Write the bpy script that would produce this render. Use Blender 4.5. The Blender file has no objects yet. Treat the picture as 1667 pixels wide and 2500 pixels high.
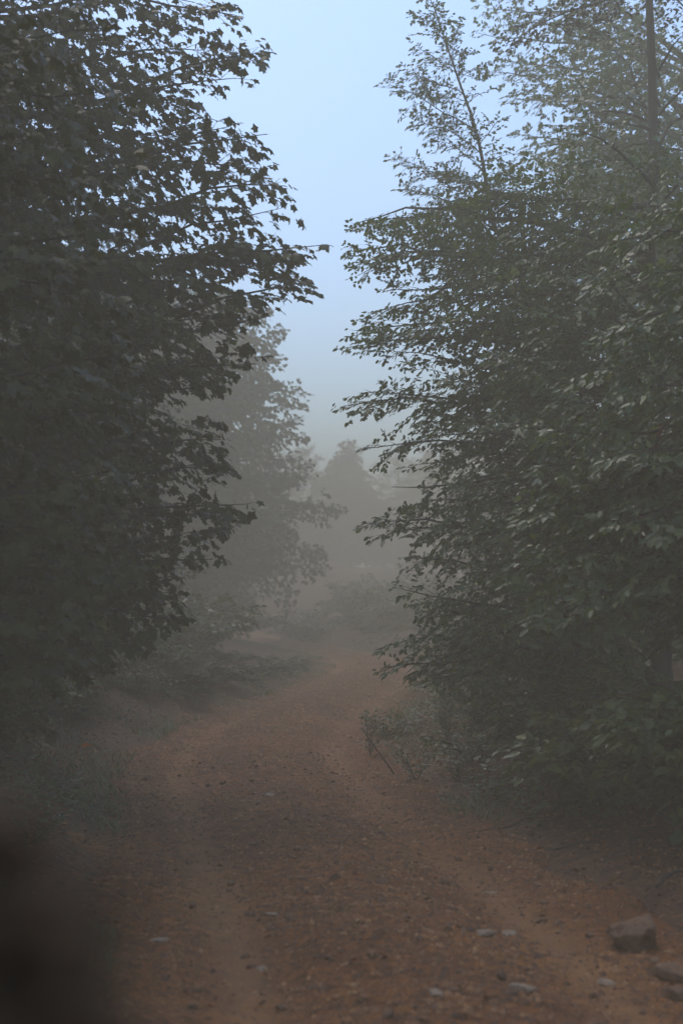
import bpy, math, random
import numpy as np
from mathutils import Vector, Matrix, noise

SC = bpy.context.scene
# ------------------------------------------------------------------ camera
F = 3472.0                       # focal length in photograph pixels (50 mm, 36 mm high)
CAMZ = 1.6
PITCH = math.atan(190.0 / F)
cam_d = bpy.data.cameras.new('camera')
cam = bpy.data.objects.new('camera', cam_d)
SC.collection.objects.link(cam)
cam.location = (0, 0, CAMZ)
cam.rotation_euler = (math.pi / 2 + PITCH, 0, 0)
cam_d.sensor_fit = 'VERTICAL'
cam_d.sensor_height = 36.0
cam_d.sensor_width = 24.0
cam_d.lens = 50.0
cam_d.clip_start = 0.05
cam_d.clip_end = 1000
cam_d.dof.use_dof = True
cam_d.dof.focus_distance = 14.0
cam_d.dof.aperture_fstop = 2.2
SC.camera = cam
# ------------------------------------------------------------------ sky, sun, exposure
SUN_EL, SUN_AZ = math.radians(52), math.radians(-25)   # azimuth from +Y, clockwise
world = bpy.data.worlds.new('World')
SC.world = world
world.use_nodes = True
wn, wl = world.node_tree.nodes, world.node_tree.links
wn.clear()
sky = wn.new('ShaderNodeTexSky')
sky.sky_type = 'NISHITA'
sky.sun_disc = False
sky.sun_elevation = SUN_EL
sky.sun_rotation = SUN_AZ
sky.air_density = 1.0
sky.dust_density = 0.6
sky.ozone_density = 3.5
bg = wn.new('ShaderNodeBackground')
bg.inputs['Strength'].default_value = 0.15
wo = wn.new('ShaderNodeOutputWorld')
wl.new(sky.outputs[0], bg.inputs['Color'])
wl.new(bg.outputs[0], wo.inputs['Surface'])
sun_d = bpy.data.lights.new('sun', 'SUN')
sun_d.energy = 0.6
sun_d.angle = math.radians(40)
sun_d.color = (1.0, 0.84, 0.68)
sun = bpy.data.objects.new('sun', sun_d)
SC.collection.objects.link(sun)
sv = Vector((math.cos(SUN_EL) * math.sin(SUN_AZ), math.cos(SUN_EL) * math.cos(SUN_AZ), math.sin(SUN_EL)))
sun.rotation_euler = sv.to_track_quat('Z', 'Y').to_euler()
SC.view_settings.view_transform = 'Standard'
SC.view_settings.look = 'None'
SC.view_settings.gamma = 1.0
SC.view_settings.exposure = 1.1
SC.view_settings.use_curve_mapping = False
cy = SC.cycles
cy.use_denoising = True
cy.max_bounces = 8
cy.diffuse_bounces = 3
cy.glossy_bounces = 2
cy.transmission_bounces = 3
cy.volume_bounces = 5
cy.transparent_max_bounces = 8
cy.use_adaptive_sampling = True
cy.adaptive_threshold = 0.02
HAZE_DENSITY = 0.0245
HAZE_COLOR = (0.90, 0.795, 0.58, 1)

# ------------------------------------------------------------------ helpers
COL = SC.collection
UP = np.array([0, 0, 1.0])


def W(px, py, d):
    """world point that lies d metres ahead (along +Y) behind photograph pixel px, py"""
    a, b = (px - 833.5) / F, (1250 - py) / F
    c, s = math.cos(PITCH), math.sin(PITCH)
    vy, vz = c - s * b, s + c * b
    return np.array([a / vy * d, d, CAMZ + vz / vy * d])


def project(P):
    """photograph pixel of world points (n,3)"""
    c, s = math.cos(PITCH), math.sin(PITCH)
    y, z = P[:, 1], P[:, 2] - CAMZ
    dep = np.maximum(c * y + s * z, 0.05)
    v = -s * y + c * z
    return 833.5 + F * P[:, 0] / dep, 1250 - F * v / dep


def mesh_from(name, V, faces, mats, midx=None, attr=None, smooth=False):
    """faces: list of (k-gon index arrays (m,k)); one mesh"""
    me = bpy.data.meshes.new(name)
    V = np.asarray(V, dtype=np.float32)
    me.vertices.add(len(V))
    me.vertices.foreach_set('co', V.ravel())
    faces = [np.asarray(f, dtype=np.int32) for f in faces]
    loops = np.concatenate([f.ravel() for f in faces])
    tot = np.concatenate([np.full(len(f), f.shape[1], dtype=np.int32) for f in faces])
    start = np.concatenate([[0], np.cumsum(tot)[:-1]]).astype(np.int32)
    me.loops.add(len(loops))
    me.loops.foreach_set('vertex_index', loops)
    me.polygons.add(len(tot))
    me.polygons.foreach_set('loop_start', start)
    me.polygons.foreach_set('loop_total', tot)
    for m in mats:
        me.materials.append(m)
    if midx is not None:
        me.polygons.foreach_set('material_index', np.asarray(midx, dtype=np.int32))
    if attr is not None:
        for k, v in attr.items():
            a = me.attributes.new(k, 'FLOAT', 'POINT')
            a.data.foreach_set('value', np.asarray(v, dtype=np.float32))
    if smooth:
        me.polygons.foreach_set('use_smooth', np.ones(len(tot), dtype=bool))
    me.update(calc_edges=True)
    return me


def link(name, me, parent=None, loc=None, kind=None):
    o = bpy.data.objects.new(name, me)
    COL.objects.link(o)
    if parent is not None:
        o.parent = parent
    if loc is not None:
        o.location = loc
    if kind:
        o['kind'] = kind
    return o


def tag(o, label, cat, group=None):
    o['label'] = label
    o['category'] = cat
    if group:
        o['group'] = group
    return o


def empty(name, loc, label, cat, group=None, rz=0.0):
    o = bpy.data.objects.new(name, None)
    o.empty_display_size = 0.3
    COL.objects.link(o)
    o.location = loc
    o.rotation_euler = (0, 0, rz)
    return tag(o, label, cat, group)


def copy_tree(root, loc, rz, sc, label):
    r = root.copy()
    COL.objects.link(r)
    r.location = loc
    r.rotation_euler = (0, 0, rz)
    r.scale = (sc, sc, sc)
    r['label'] = label
    for ch in [c for c in root.children]:
        c = ch.copy()
        COL.objects.link(c)
        c.parent = r
    return r


def nrm(v):
    v = np.asarray(v, dtype=float)
    return v / np.maximum(np.linalg.norm(v, axis=-1, keepdims=True), 1e-9)


# ------------------------------------------------------------------ materials
def mat(name):
    m = bpy.data.materials.new(name)
    m.use_nodes = True
    m.node_tree.nodes.clear()
    return m, m.node_tree.nodes, m.node_tree.links


def ramp(n, stops):
    r = n.new('ShaderNodeValToRGB')
    e = r.color_ramp.elements
    e[0].position, e[0].color = stops[0][0], (*stops[0][1], 1)
    e[1].position, e[1].color = stops[-1][0], (*stops[-1][1], 1)
    for p, c in stops[1:-1]:
        x = e.new(p)
        x.color = (*c, 1)
    return r


def leaf_mat(name, dark, mid, light, rough=0.42, trans=0.18, attr='tint', spec=0.45):
    m, n, l = mat(name)
    at = n.new('ShaderNodeAttribute')
    at.attribute_name = attr
    oi = n.new('ShaderNodeObjectInfo')
    ad = n.new('ShaderNodeMath'); ad.operation = 'MULTIPLY_ADD'
    l.new(oi.outputs['Random'], ad.inputs[0]); ad.inputs[1].default_value = 0.12
    l.new(at.outputs['Fac'], ad.inputs[2])
    r = ramp(n, [(0.0, dark), (0.5, mid), (1.0, light)])
    l.new(ad.outputs[0], r.inputs[0])
    tc = n.new('ShaderNodeNewGeometry')
    no = n.new('ShaderNodeTexNoise'); no.inputs['Scale'].default_value = 22
    l.new(tc.outputs['Position'], no.inputs['Vector'])
    mx = n.new('ShaderNodeMixRGB'); mx.blend_type = 'MULTIPLY'; mx.inputs[0].default_value = 0.5
    r2 = ramp(n, [(0.3, (0.6, 0.6, 0.55)), (0.7, (1.25, 1.25, 1.2))])
    l.new(no.outputs['Fac'], r2.inputs[0])
    l.new(r.outputs[0], mx.inputs[1]); l.new(r2.outputs[0], mx.inputs[2])
    p = n.new('ShaderNodeBsdfPrincipled')
    p.inputs['Roughness'].default_value = rough
    p.inputs['Specular IOR Level'].default_value = spec
    l.new(mx.outputs[0], p.inputs['Base Color'])
    t = n.new('ShaderNodeBsdfTranslucent')
    l.new(mx.outputs[0], t.inputs['Color'])
    ms = n.new('ShaderNodeMixShader'); ms.inputs[0].default_value = trans
    l.new(p.outputs[0], ms.inputs[1]); l.new(t.outputs[0], ms.inputs[2])
    o = n.new('ShaderNodeOutputMaterial')
    l.new(ms.outputs[0], o.inputs['Surface'])
    return m


M_MAPLE = leaf_mat('maple_leaf', (0.044, 0.044, 0.008), (0.076, 0.078, 0.012), (0.15, 0.13, 0.02), rough=0.42, spec=0.28, trans=0.24)
M_BEECH = leaf_mat('beech_leaf', (0.068, 0.100, 0.024), (0.115, 0.17, 0.042), (0.22, 0.25, 0.065), rough=0.33, trans=0.36)
M_FAR = leaf_mat('distant_leaf', (0.040, 0.052, 0.022), (0.062, 0.080, 0.034), (0.11, 0.12, 0.05), rough=0.5)
M_NEEDLE = leaf_mat('conifer_needle', (0.022, 0.034, 0.022), (0.034, 0.050, 0.030), (0.05, 0.07, 0.04), rough=0.6, trans=0.05)
M_HERB = leaf_mat('herb_leaf', (0.075, 0.10, 0.028), (0.13, 0.17, 0.048), (0.25, 0.27, 0.08), rough=0.32, trans=0.32)
M_FERN = leaf_mat('fern_leaf', (0.035, 0.050, 0.018), (0.055, 0.075, 0.026), (0.095, 0.11, 0.04), rough=0.65)
M_LITTER = leaf_mat('dead_leaf', (0.19, 0.065, 0.02), (0.32, 0.125, 0.04), (0.52, 0.28, 0.11), rough=0.6, trans=0.05)
M_DULL = leaf_mat('dull_leaf', (0.13, 0.08, 0.04), (0.16, 0.10, 0.05), (0.2, 0.13, 0.07), rough=0.75, trans=0.05)
M_RUST = leaf_mat('rust_leaf', (0.20, 0.045, 0.018), (0.30, 0.08, 0.025), (0.36, 0.13, 0.04), rough=0.6, trans=0.2)


def bark_mat(name, a, b, scale=9):
    m, n, l = mat(name)
    g = n.new('ShaderNodeNewGeometry')
    mp = n.new('ShaderNodeMapping'); mp.inputs['Scale'].default_value = (1, 1, 0.25)
    l.new(g.outputs['Position'], mp.inputs[0])
    no = n.new('ShaderNodeTexNoise'); no.inputs['Scale'].default_value = scale; no.inputs['Detail'].default_value = 6
    l.new(mp.outputs[0], no.inputs['Vector'])
    r = ramp(n, [(0.3, a), (0.7, b)])
    l.new(no.outputs['Fac'], r.inputs[0])
    p = n.new('ShaderNodeBsdfPrincipled'); p.inputs['Roughness'].default_value = 0.85
    l.new(r.outputs[0], p.inputs['Base Color'])
    bu = n.new('ShaderNodeBump'); bu.inputs['Strength'].default_value = 0.6; bu.inputs['Distance'].default_value = 0.02
    l.new(no.outputs['Fac'], bu.inputs['Height']); l.new(bu.outputs[0], p.inputs['Normal'])
    o = n.new('ShaderNodeOutputMaterial'); l.new(p.outputs[0], o.inputs['Surface'])
    return m


M_BARK = bark_mat('bark', (0.035, 0.024, 0.018), (0.085, 0.062, 0.048))
M_TWIG = bark_mat('twig_bark', (0.04, 0.028, 0.022), (0.07, 0.05, 0.038), 30)
M_STEM = bark_mat('stem', (0.05, 0.055, 0.025), (0.09, 0.08, 0.045), 30)


def stone_mat(name, a, b, c):
    m, n, l = mat(name)
    oi = n.new('ShaderNodeObjectInfo')
    at = n.new('ShaderNodeAttribute'); at.attribute_name = 'tint'
    ad = n.new('ShaderNodeMath'); ad.operation = 'ADD'; ad.use_clamp = True
    mul = n.new('ShaderNodeMath'); mul.operation = 'MULTIPLY'; mul.inputs[1].default_value = 0.4
    l.new(oi.outputs['Random'], mul.inputs[0])
    l.new(mul.outputs[0], ad.inputs[0]); l.new(at.outputs['Fac'], ad.inputs[1])
    r = ramp(n, [(0, a), (0.55, b), (1, c)])
    l.new(ad.outputs[0], r.inputs[0])
    g = n.new('ShaderNodeNewGeometry')
    no = n.new('ShaderNodeTexNoise'); no.inputs['Scale'].default_value = 45; no.inputs['Detail'].default_value = 5
    l.new(g.outputs['Position'], no.inputs['Vector'])
    mx = n.new('ShaderNodeMixRGB'); mx.blend_type = 'MULTIPLY'; mx.inputs[0].default_value = 0.8
    r2 = ramp(n, [(0.3, (0.5, 0.45, 0.42)), (0.7, (1.3, 1.25, 1.2))])
    l.new(no.outputs['Fac'], r2.inputs[0]); l.new(r.outputs[0], mx.inputs[1]); l.new(r2.outputs[0], mx.inputs[2])
    p = n.new('ShaderNodeBsdfPrincipled'); p.inputs['Roughness'].default_value = 0.75
    l.new(mx.outputs[0], p.inputs['Base Color'])
    bu = n.new('ShaderNodeBump'); bu.inputs['Strength'].default_value = 0.5; bu.inputs['Distance'].default_value = 0.01
    l.new(no.outputs['Fac'], bu.inputs['Height']); l.new(bu.outputs[0], p.inputs['Normal'])
    o = n.new('ShaderNodeOutputMaterial'); l.new(p.outputs[0], o.inputs['Surface'])
    return m


M_GRAVEL = stone_mat('gravel', (0.065, 0.024, 0.006), (0.20, 0.078, 0.019), (0.44, 0.23, 0.09))
M_STONE = stone_mat('stone', (0.14, 0.065, 0.028), (0.27, 0.145, 0.065), (0.42, 0.27, 0.14))
M_PALE = stone_mat('pale_stone', (0.30, 0.21, 0.13), (0.38, 0.275, 0.175), (0.48, 0.36, 0.25))


def earth_mat(name, road):
    m, n, l = mat(name)
    g = n.new('ShaderNodeNewGeometry')
    def nz(s, d=6):
        x = n.new('ShaderNodeTexNoise'); x.inputs['Scale'].default_value = s; x.inputs['Detail'].default_value = d
        x.inputs['Roughness'].default_value = 0.65
        l.new(g.outputs['Position'], x.inputs['Vector'])
        return x
    n1, n2, n3 = nz(0.9), nz(14), nz(70, 3)
    if road:
        r = ramp(n, [(0.30, (0.135, 0.042, 0.006)), (0.5, (0.205, 0.070, 0.011)), (0.72, (0.27, 0.106, 0.020))])
    else:
        r = ramp(n, [(0.30, (0.070, 0.030, 0.012)), (0.5, (0.125, 0.055, 0.021)), (0.72, (0.085, 0.062, 0.022))])
    l.new(n1.outputs['Fac'], r.inputs[0])
    mx = n.new('ShaderNodeMixRGB'); mx.blend_type = 'MULTIPLY'; mx.inputs[0].default_value = 0.85
    r2 = ramp(n, [(0.36, (0.38, 0.34, 0.32)), (0.5, (1, 1, 1)), (0.64, (1.55, 1.5, 1.48))])
    l.new(n2.outputs['Fac'], r2.inputs[0]); l.new(r.outputs[0], mx.inputs[1]); l.new(r2.outputs[0], mx.inputs[2])
    mx2 = n.new('ShaderNodeMixRGB'); mx2.blend_type = 'MULTIPLY'; mx2.inputs[0].default_value = 0.6
    r3 = ramp(n, [(0.38, (0.3, 0.28, 0.27)), (0.62, (1.7, 1.7, 1.7))])
    l.new(n3.outputs['Fac'], r3.inputs[0]); l.new(mx.outputs[0], mx2.inputs[1]); l.new(r3.outputs[0], mx2.inputs[2])
    out = mx2.outputs[0]
    if road:   # packed wheel tracks are paler
        at = n.new('ShaderNodeAttribute'); at.attribute_name = 'track'
        mx3 = n.new('ShaderNodeMixRGB'); mx3.blend_type = 'MIX'
        l.new(at.outputs['Fac'], mx3.inputs[0]); l.new(out, mx3.inputs[1])
        mx3.inputs[2].default_value = (0.35, 0.175, 0.07, 1)
        out = mx3.outputs[0]
    p = n.new('ShaderNodeBsdfPrincipled'); p.inputs['Roughness'].default_value = 0.8
    p.inputs['Specular IOR Level'].default_value = 0.3
    l.new(out, p.inputs['Base Color'])
    b1 = n.new('ShaderNodeBump'); b1.inputs['Strength'].default_value = 0.7; b1.inputs['Distance'].default_value = 0.03
    l.new(n2.outputs['Fac'], b1.inputs['Height'])
    b2 = n.new('ShaderNodeBump'); b2.inputs['Strength'].default_value = 0.8; b2.inputs['Distance'].default_value = 0.012
    l.new(n3.outputs['Fac'], b2.inputs['Height']); l.new(b1.outputs[0], b2.inputs['Normal'])
    l.new(b2.outputs[0], p.inputs['Normal'])
    o = n.new('ShaderNodeOutputMaterial'); l.new(p.outputs[0], o.inputs['Surface'])
    return m


M_ROAD = earth_mat('road_dirt', True)
M_GROUND = earth_mat('forest_floor', False)

# ------------------------------------------------------------------ terrain
RD = np.array([  # distance, centre x, half width
    (-30, 6.0, 1.6), (-6, 1.7, 1.6), (0, 0.95, 1.6), (5, 0.45, 1.5), (7.3, 0.15, 1.45), (10, -0.35, 1.35), (13.5, -0.85, 1.45), (16.3, -0.75, 1.35),
    (21, -0.15, 1.25), (26.5, 0.55, 1.1), (31, 0.75, 1.0), (35, 0.25, 1.0), (40, -0.75, 1.0), (46, -2.6, 1.1),
    (55, -6.5, 1.4), (70, -14, 1.6), (100, -28, 1.8), (170, -60, 2)])


def road_at(y):
    xc = sum(np.interp(y + k, RD[:, 0], RD[:, 1]) for k in (-1.5, -.7, 0, .7, 1.5)) / 5
    hw = sum(np.interp(y + k, RD[:, 0], RD[:, 2]) for k in (-1.5, 0, 1.5)) / 3
    return xc, hw


def snoise(x, y, seed=0, f=1.0):
    """cheap smooth value noise, vectorised, about -1..1"""
    r = np.random.RandomState(seed)
    out = 0
    for k in range(7):
        a = r.uniform(0, 2 * np.pi); fr = f * r.uniform(0.5, 1.7); ph = r.uniform(0, 6.28)
        out = out + np.sin((x * np.cos(a) + y * np.sin(a)) * fr * 2 + ph)
    return out / 3.2


def height(x, y):
    x = np.asarray(x, float); y = np.asarray(y, float)
    xc, hw = road_at(y)
    u = (x - xc)
    out = np.maximum(np.abs(u) - hw, 0)
    z = 0.55 * (1 - np.exp(-out / 1.6)) + 0.06 * np.minimum(out, 12)
    z = z * (1 + 0.25 * snoise(x, y, 3, 0.35)) + 0.05 * np.minimum(out, 1) * snoise(x, y, 4, 1.6)
    z = z * (1 - 0.93 * np.exp(-((y - 34) / 8.0) ** 4) * (u < 0) * np.exp(-out / 4))
    inr = np.clip(1 - np.abs(u) / hw, 0, 1)
    z = z + 0.05 * np.exp(-(u / 0.35) ** 2) - 0.035 * np.exp(-((np.abs(u) - 0.72) / 0.22) ** 2)
    z = z + 0.015 * snoise(x, y, 5, 1.3) * np.minimum(inr * 5, 1)
    far = np.clip((y - 45) / 20, 0, 1)
    z = z + 1.3 * far * far * (3 - 2 * far)
    return z


def H(x, y):
    return float(height(np.array([x]), np.array([y]))[0])


def axis_levels(edges):
    out = []
    for a, b, s in edges:
        out.append(np.arange(a, b, s))
    out.append([edges[-1][1]])
    return np.concatenate(out)


def grid_mesh(name, X, Y, Z, m, attr=None):
    ny, nx = X.shape
    V = np.stack([X.ravel(), Y.ravel(), Z.ravel()], 1)
    i = np.arange(ny * nx).reshape(ny, nx)
    Fq = np.stack([i[:-1, :-1].ravel(), i[:-1, 1:].ravel(), i[1:, 1:].ravel(), i[1:, :-1].ravel()], 1)
    return mesh_from(name, V, [Fq], [m], attr=attr, smooth=True)


gx = axis_levels([(-150, -40, 6), (-40, -12, 1.2), (-12, 12, 0.22), (12, 40, 1.2), (40, 150, 6)])
gy = axis_levels([(-60, -8, 3), (-8, 50, 0.24), (50, 75, 1), (75, 170, 5)])
GX, GY = np.meshgrid(gx, gy)
xc_, hw_ = road_at(GY)
sink = np.clip((hw_ + 0.05 - np.abs(GX - xc_)) / 0.25, 0, 1) * 0.06
link('ground', grid_mesh('ground', GX, GY, height(GX, GY) - sink, M_GROUND), kind='structure')
ry = axis_levels([(-40, 2, 0.5), (2, 14, 0.06), (14, 45, 0.12), (45, 90, 0.6), (90, 160, 3)])
ru = np.linspace(-1, 1, 76)
RU, RY = np.meshgrid(ru, ry)
rc, rh = road_at(RY)
RX = rc + RU * (rh + 0.12) * 1.12


def surf(x, y):
    """surface of the track itself, with its small bumps; sinks under the forest floor at ragged edges"""
    x = np.asarray(x, float); y = np.asarray(y, float)
    c, h = road_at(y)
    a = np.abs(x - c) / (h + 0.12) - 0.10 * snoise(x, y, 8, 1.6) - 0.07 * snoise(x, y, 9, 5)
    fine = 0.010 * snoise(x, y, 11, 9) + 0.006 * snoise(x, y, 12, 24) + 0.005 * snoise(x, y, 13, 45)
    return height(x, y) + fine * 0.8 + 0.008 - 0.075 * np.clip((a - 0.84) / 0.14, 0, 1.4) ** 1.5


rz = surf(RX, RY)
track = np.exp(-((np.abs(RX - rc) - 0.72) / 0.14) ** 2) * np.clip(0.45 + 0.3 * snoise(RX, RY, 15, 0.7) + 0.12 * snoise(RX, RY, 16, 5), 0.02, 0.55)
link('road', grid_mesh('road', RX, RY, rz, M_ROAD, {'track': track.ravel()}), kind='structure')

# ------------------------------------------------------------------ plant building
MAPLE = (np.array([(0, .34, .0), (0, 0, .03), (.30, .04, -.04), (.27, .27, .02), (.54, .50, -.10), (.27, .60, .01), (.0, 1.0, -.12),
                   (-.27, .60, .01), (-.54, .50, -.10), (-.27, .27, .02), (-.30, .04, -.04)]),
         [np.array([(0, i, i + 1) for i in range(1, 10)] + [(0, 10, 1)])])
BEECH = (np.array([(0, 0, 0), (.26, .26, .07), (.27, .62, .05), (0, 1, -.07), (-.27, .62, .05), (-.26, .26, .07)]),
         [np.array([(0, 1, 2, 3), (0, 3, 4, 5)])])
DIAM = (np.array([(0, 0, 0), (.34, .5, .06), (0, 1, -.03), (-.34, .5, .06)]), [np.array([(0, 1, 2, 3)])])
HERB = (np.array([(0, 0, 0), (.34, .28, .06), (.22, .68, .03), (0, 1, -.12), (-.22, .68, .03), (-.34, .28, .06)]),
        [np.array([(0, 1, 2, 3), (0, 3, 4, 5)])])
SPRAY = (np.array([(0, 0, 0), (.16, .3, -.04), (.22, .75, -.10), (0, 1, -.16), (-.22, .75, -.10), (-.16, .3, -.04)]),
         [np.array([(0, 1, 2, 3), (0, 3, 4, 5)])])


class Leaves:
    def __init__(s):
        s.P, s.A, s.N, s.S = [], [], [], []
        s.t0, s.t1, s.r = [], [], []

    def add(s, P, A, N, S):
        s.P.append(P); s.A.append(A); s.N.append(N); s.S.append(S)

    def twig(s, p0, p1, r):
        s.t0.append(np.atleast_2d(p0)); s.t1.append(np.atleast_2d(p1)); s.r.append(np.broadcast_to(r, (len(np.atleast_2d(p0)),)))

    def done(s, keep=None, rng=None):
        s.P, s.A, s.N, s.S = map(np.concatenate, (s.P, s.A, s.N, s.S))
        s.A = nrm(s.A)
        s.B = nrm(np.cross(s.A, s.N))
        s.N = np.cross(s.B, s.A)
        if keep is not None:
            k = keep(s.P)
            for q in ('P', 'A', 'N', 'S', 'B'):
                setattr(s, q, getattr(s, q)[k])
            for q in range(0):
                pass
        s.t0, s.t1, s.r = np.concatenate(s.t0), np.concatenate(s.t1), np.concatenate(s.r)
        if keep is not None:
            k = keep(s.t1)
            s.t0, s.t1, s.r = s.t0[k], s.t1[k], s.r[k]


def leaf_verts(L, tpl, idx=slice(None)):
    T = tpl[0]
    P, A, N, B, S = L.P[idx], L.A[idx], L.N[idx], L.B[idx], L.S[idx]
    V = P[:, None] + S[:, None, None] * (T[None, :, 0:1] * B[:, None] + T[None, :, 1:2] * A[:, None] + T[None, :, 2:3] * N[:, None])
    return V


def crown_mesh(name, L, tpl, mleaf, mtwig, rng, idx=None, tint=None, twigs=True):
    idx = np.arange(len(L.P)) if idx is None else idx
    V = leaf_verts(L, tpl, idx)
    n, k, _ = V.shape
    off = (np.arange(n) * k)[:, None, None]
    faces = [(f[None] + off).reshape(-1, f.shape[1]) for f in tpl[1]]
    nf = [len(f) for f in faces]
    t = rng.beta(1.6, 2.6, n) if tint is None else tint
    tv = np.repeat(t, k)
    V = V.reshape(-1, 3)
    midx = [np.zeros(sum(nf), int)]
    if twigs and len(L.t0):
        d = nrm(L.t1 - L.t0)
        a = nrm(np.cross(d, UP + 0.01)); b = np.cross(d, a)
        ring = [(math.cos(q), math.sin(q)) for q in (0, 2.094, 4.189)]
        q0 = np.stack([L.t0 + L.r[:, None] * (c * a + s_ * b) for c, s_ in ring], 1)
        tw = np.concatenate([q0, L.t1[:, None] + 0.15 * (L.t1 - L.t0)[:, None]], 1)      # each twig tapers to a point
        m = len(tw)
        o2 = (np.arange(m) * 4)[:, None, None] + len(V)
        fq = np.array([(0, 1, 3), (1, 2, 3), (2, 0, 3)])
        faces.append((fq[None] + o2).reshape(-1, 3))
        V = np.concatenate([V, tw.reshape(-1, 3)])
        tv = np.concatenate([tv, np.zeros(m * 4)])
        midx.append(np.ones(m * 3, int))
    return mesh_from(name, V, faces, [mleaf, mtwig], np.concatenate(midx), {'tint': tv})


def tube(path, radii, sides=7, rough=0.0, rng=None):
    path = np.asarray(path, float); n = len(path)
    t = nrm(np.gradient(path, axis=0))
    ref = np.array([0.31, 0.17, 0.93]) if abs(t[0][2]) < 0.8 else np.array([1.0, 0.1, 0])
    a = nrm(np.cross(t, ref)); b = np.cross(t, a)
    ang = np.linspace(0, 2 * np.pi, sides, endpoint=False)
    R = np.asarray(radii, float)[:, None] * np.ones((1, sides))
    if rough and rng is not None:
        R = R * (1 + rough * rng.standard_normal(R.shape))
    V = path[:, None] + R[..., None] * (np.cos(ang)[None, :, None] * a[:, None] + np.sin(ang)[None, :, None] * b[:, None])
    V = V.reshape(-1, 3)
    i = np.arange(n * sides).reshape(n, sides)
    j = np.roll(i, -1, axis=1)
    Fq = np.stack([i[:-1].ravel(), j[:-1].ravel(), j[1:].ravel(), i[1:].ravel()], 1)
    V = np.concatenate([V, path[-1:]])
    tip = np.stack([i[-1], j[-1], np.full(sides, len(V) - 1)], 1)
    return V, [Fq, tip]


def curve(p0, p1, rise, n=9, wob=0.0, rng=None):
    t = np.linspace(0, 1, n)[:, None]
    p0, p1 = np.asarray(p0, float), np.asarray(p1, float)
    L = np.linalg.norm(p1 - p0)
    P = p0 * (1 - t) + p1 * t + UP * (rise * L * 4 * t * (1 - t))
    if wob and rng is not None:
        w = rng.standard_normal((n, 3)) * wob * L
        w[0] = w[-1] = 0
        w = (w + np.roll(w, 1, 0) + np.roll(w, -1, 0)) / 3
        w[0] = 0
        P = P + w
    return P


def samp(P, t):
    x = np.asarray(t) * (len(P) - 1)
    i = np.clip(x.astype(int), 0, len(P) - 2)
    f = (x - i)[:, None]
    return P[i] * (1 - f) + P[i + 1] * f, nrm(P[i + 1] - P[i])


def foliate(L, path, rng, leaf, face=0.0, pj=0.22, spacing=0.26, t0=0.25, reach=0.34, minl=0.22, twl=0.26, droop=0.25, jit=0.3,
            lsp=0.055, hang=0.15, tw_space=0.11):
    """secondary shoots, twigs and leaves along one limb, in flattish layered sprays"""
    Ll = np.linalg.norm(np.diff(path, axis=0), axis=1).sum()
    n = max(3, int(Ll * (1 - t0) / spacing * 2))
    t = np.sort(np.clip(np.linspace(t0, 1, n) + rng.uniform(-.5, .5, n) * (1 - t0) / n, 0, 1))
    C, T = samp(path, t)
    nl = rng.normal(0, 0.16, 3)
    outw = nrm((path[-1] - path[0]) * (1, 1, 0))
    for i in range(n):
        side = 1 if i % 2 else -1
        pn = nrm(UP + nl + face * outw + rng.normal(0, pj, 3))
        lat = nrm(np.cross(T[i], pn))
        ang = math.radians(rng.uniform(32, 62)) * (1 - 0.5 * (i == n - 1))
        d = nrm(T[i] * math.cos(ang) + lat * side * math.sin(ang) + UP * rng.uniform(-0.12, 0.12))
        l2 = (minl + reach * Ll * (1 - t[i]) * rng.uniform(0.5, 1.1)) * rng.uniform(0.75, 1.25)
        l2 = min(l2, 1.5)
        m = max(3, int(l2 / tw_space))
        s = np.linspace(0.12, 1, m) * l2
        dr = droop * rng.uniform(0.3, 1.5)
        def pos(q):
            return C[i] + d * q[:, None] - UP * (dr * q * q)[:, None] * 0.6
        B = pos(s)
        tn = nrm(d - UP * (dr * s * 1.2)[:, None])
        L.twig(pos(np.concatenate([[0], s[:-1]])), B, 0.006 * (1.2 - s / l2 * 0.8) * (0.6 + l2))
        sg = np.where(np.arange(m) % 2 == 0, 1.0, -1.0)
        l2at = nrm(np.cross(tn, pn))
        ta = rng.uniform(0.5, 1.05, m)
        td = nrm(tn * np.cos(ta)[:, None] + l2at * (sg * np.sin(ta))[:, None] + rng.normal(0, 0.10, (m, 3)))
        tl = twl * rng.uniform(0.45, 1.15, m) * (1 - 0.55 * s / l2)
        E = B + td * tl[:, None] - UP * (droop * tl * tl)[:, None]
        L.twig(B, E, 0.0026)
        k = max(2, int(twl / lsp))
        f = (np.arange(k) + 0.6) / k
        P = B[:, None] + (E - B)[:, None] * f[None, :, None]
        g = np.where(np.arange(k) % 2 == 0, 1.0, -1.0)
        lt = nrm(np.cross(td, pn))
        A = td[:, None] * 0.8 + lt[:, None] * (g * 0.75)[None, :, None] + rng.normal(0, 0.22, (m, k, 3)) - UP * hang
        A[:, -1] = td + rng.normal(0, 0.2, (m, 3)) - UP * hang
        N = pn[None, None] + rng.normal(0, jit, (m, k, 3))
        keep = (np.ones((m, k)) * tl[:, None] > lsp * 1.1) | (np.arange(k)[None] > k - 3)
        S = leaf * rng.uniform(0.6, 1.15, (m, k))
        kk = keep.ravel()
        L.add(P.reshape(-1, 3)[kk], A.reshape(-1, 3)[kk], N.reshape(-1, 3)[kk], S.ravel()[kk])


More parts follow.
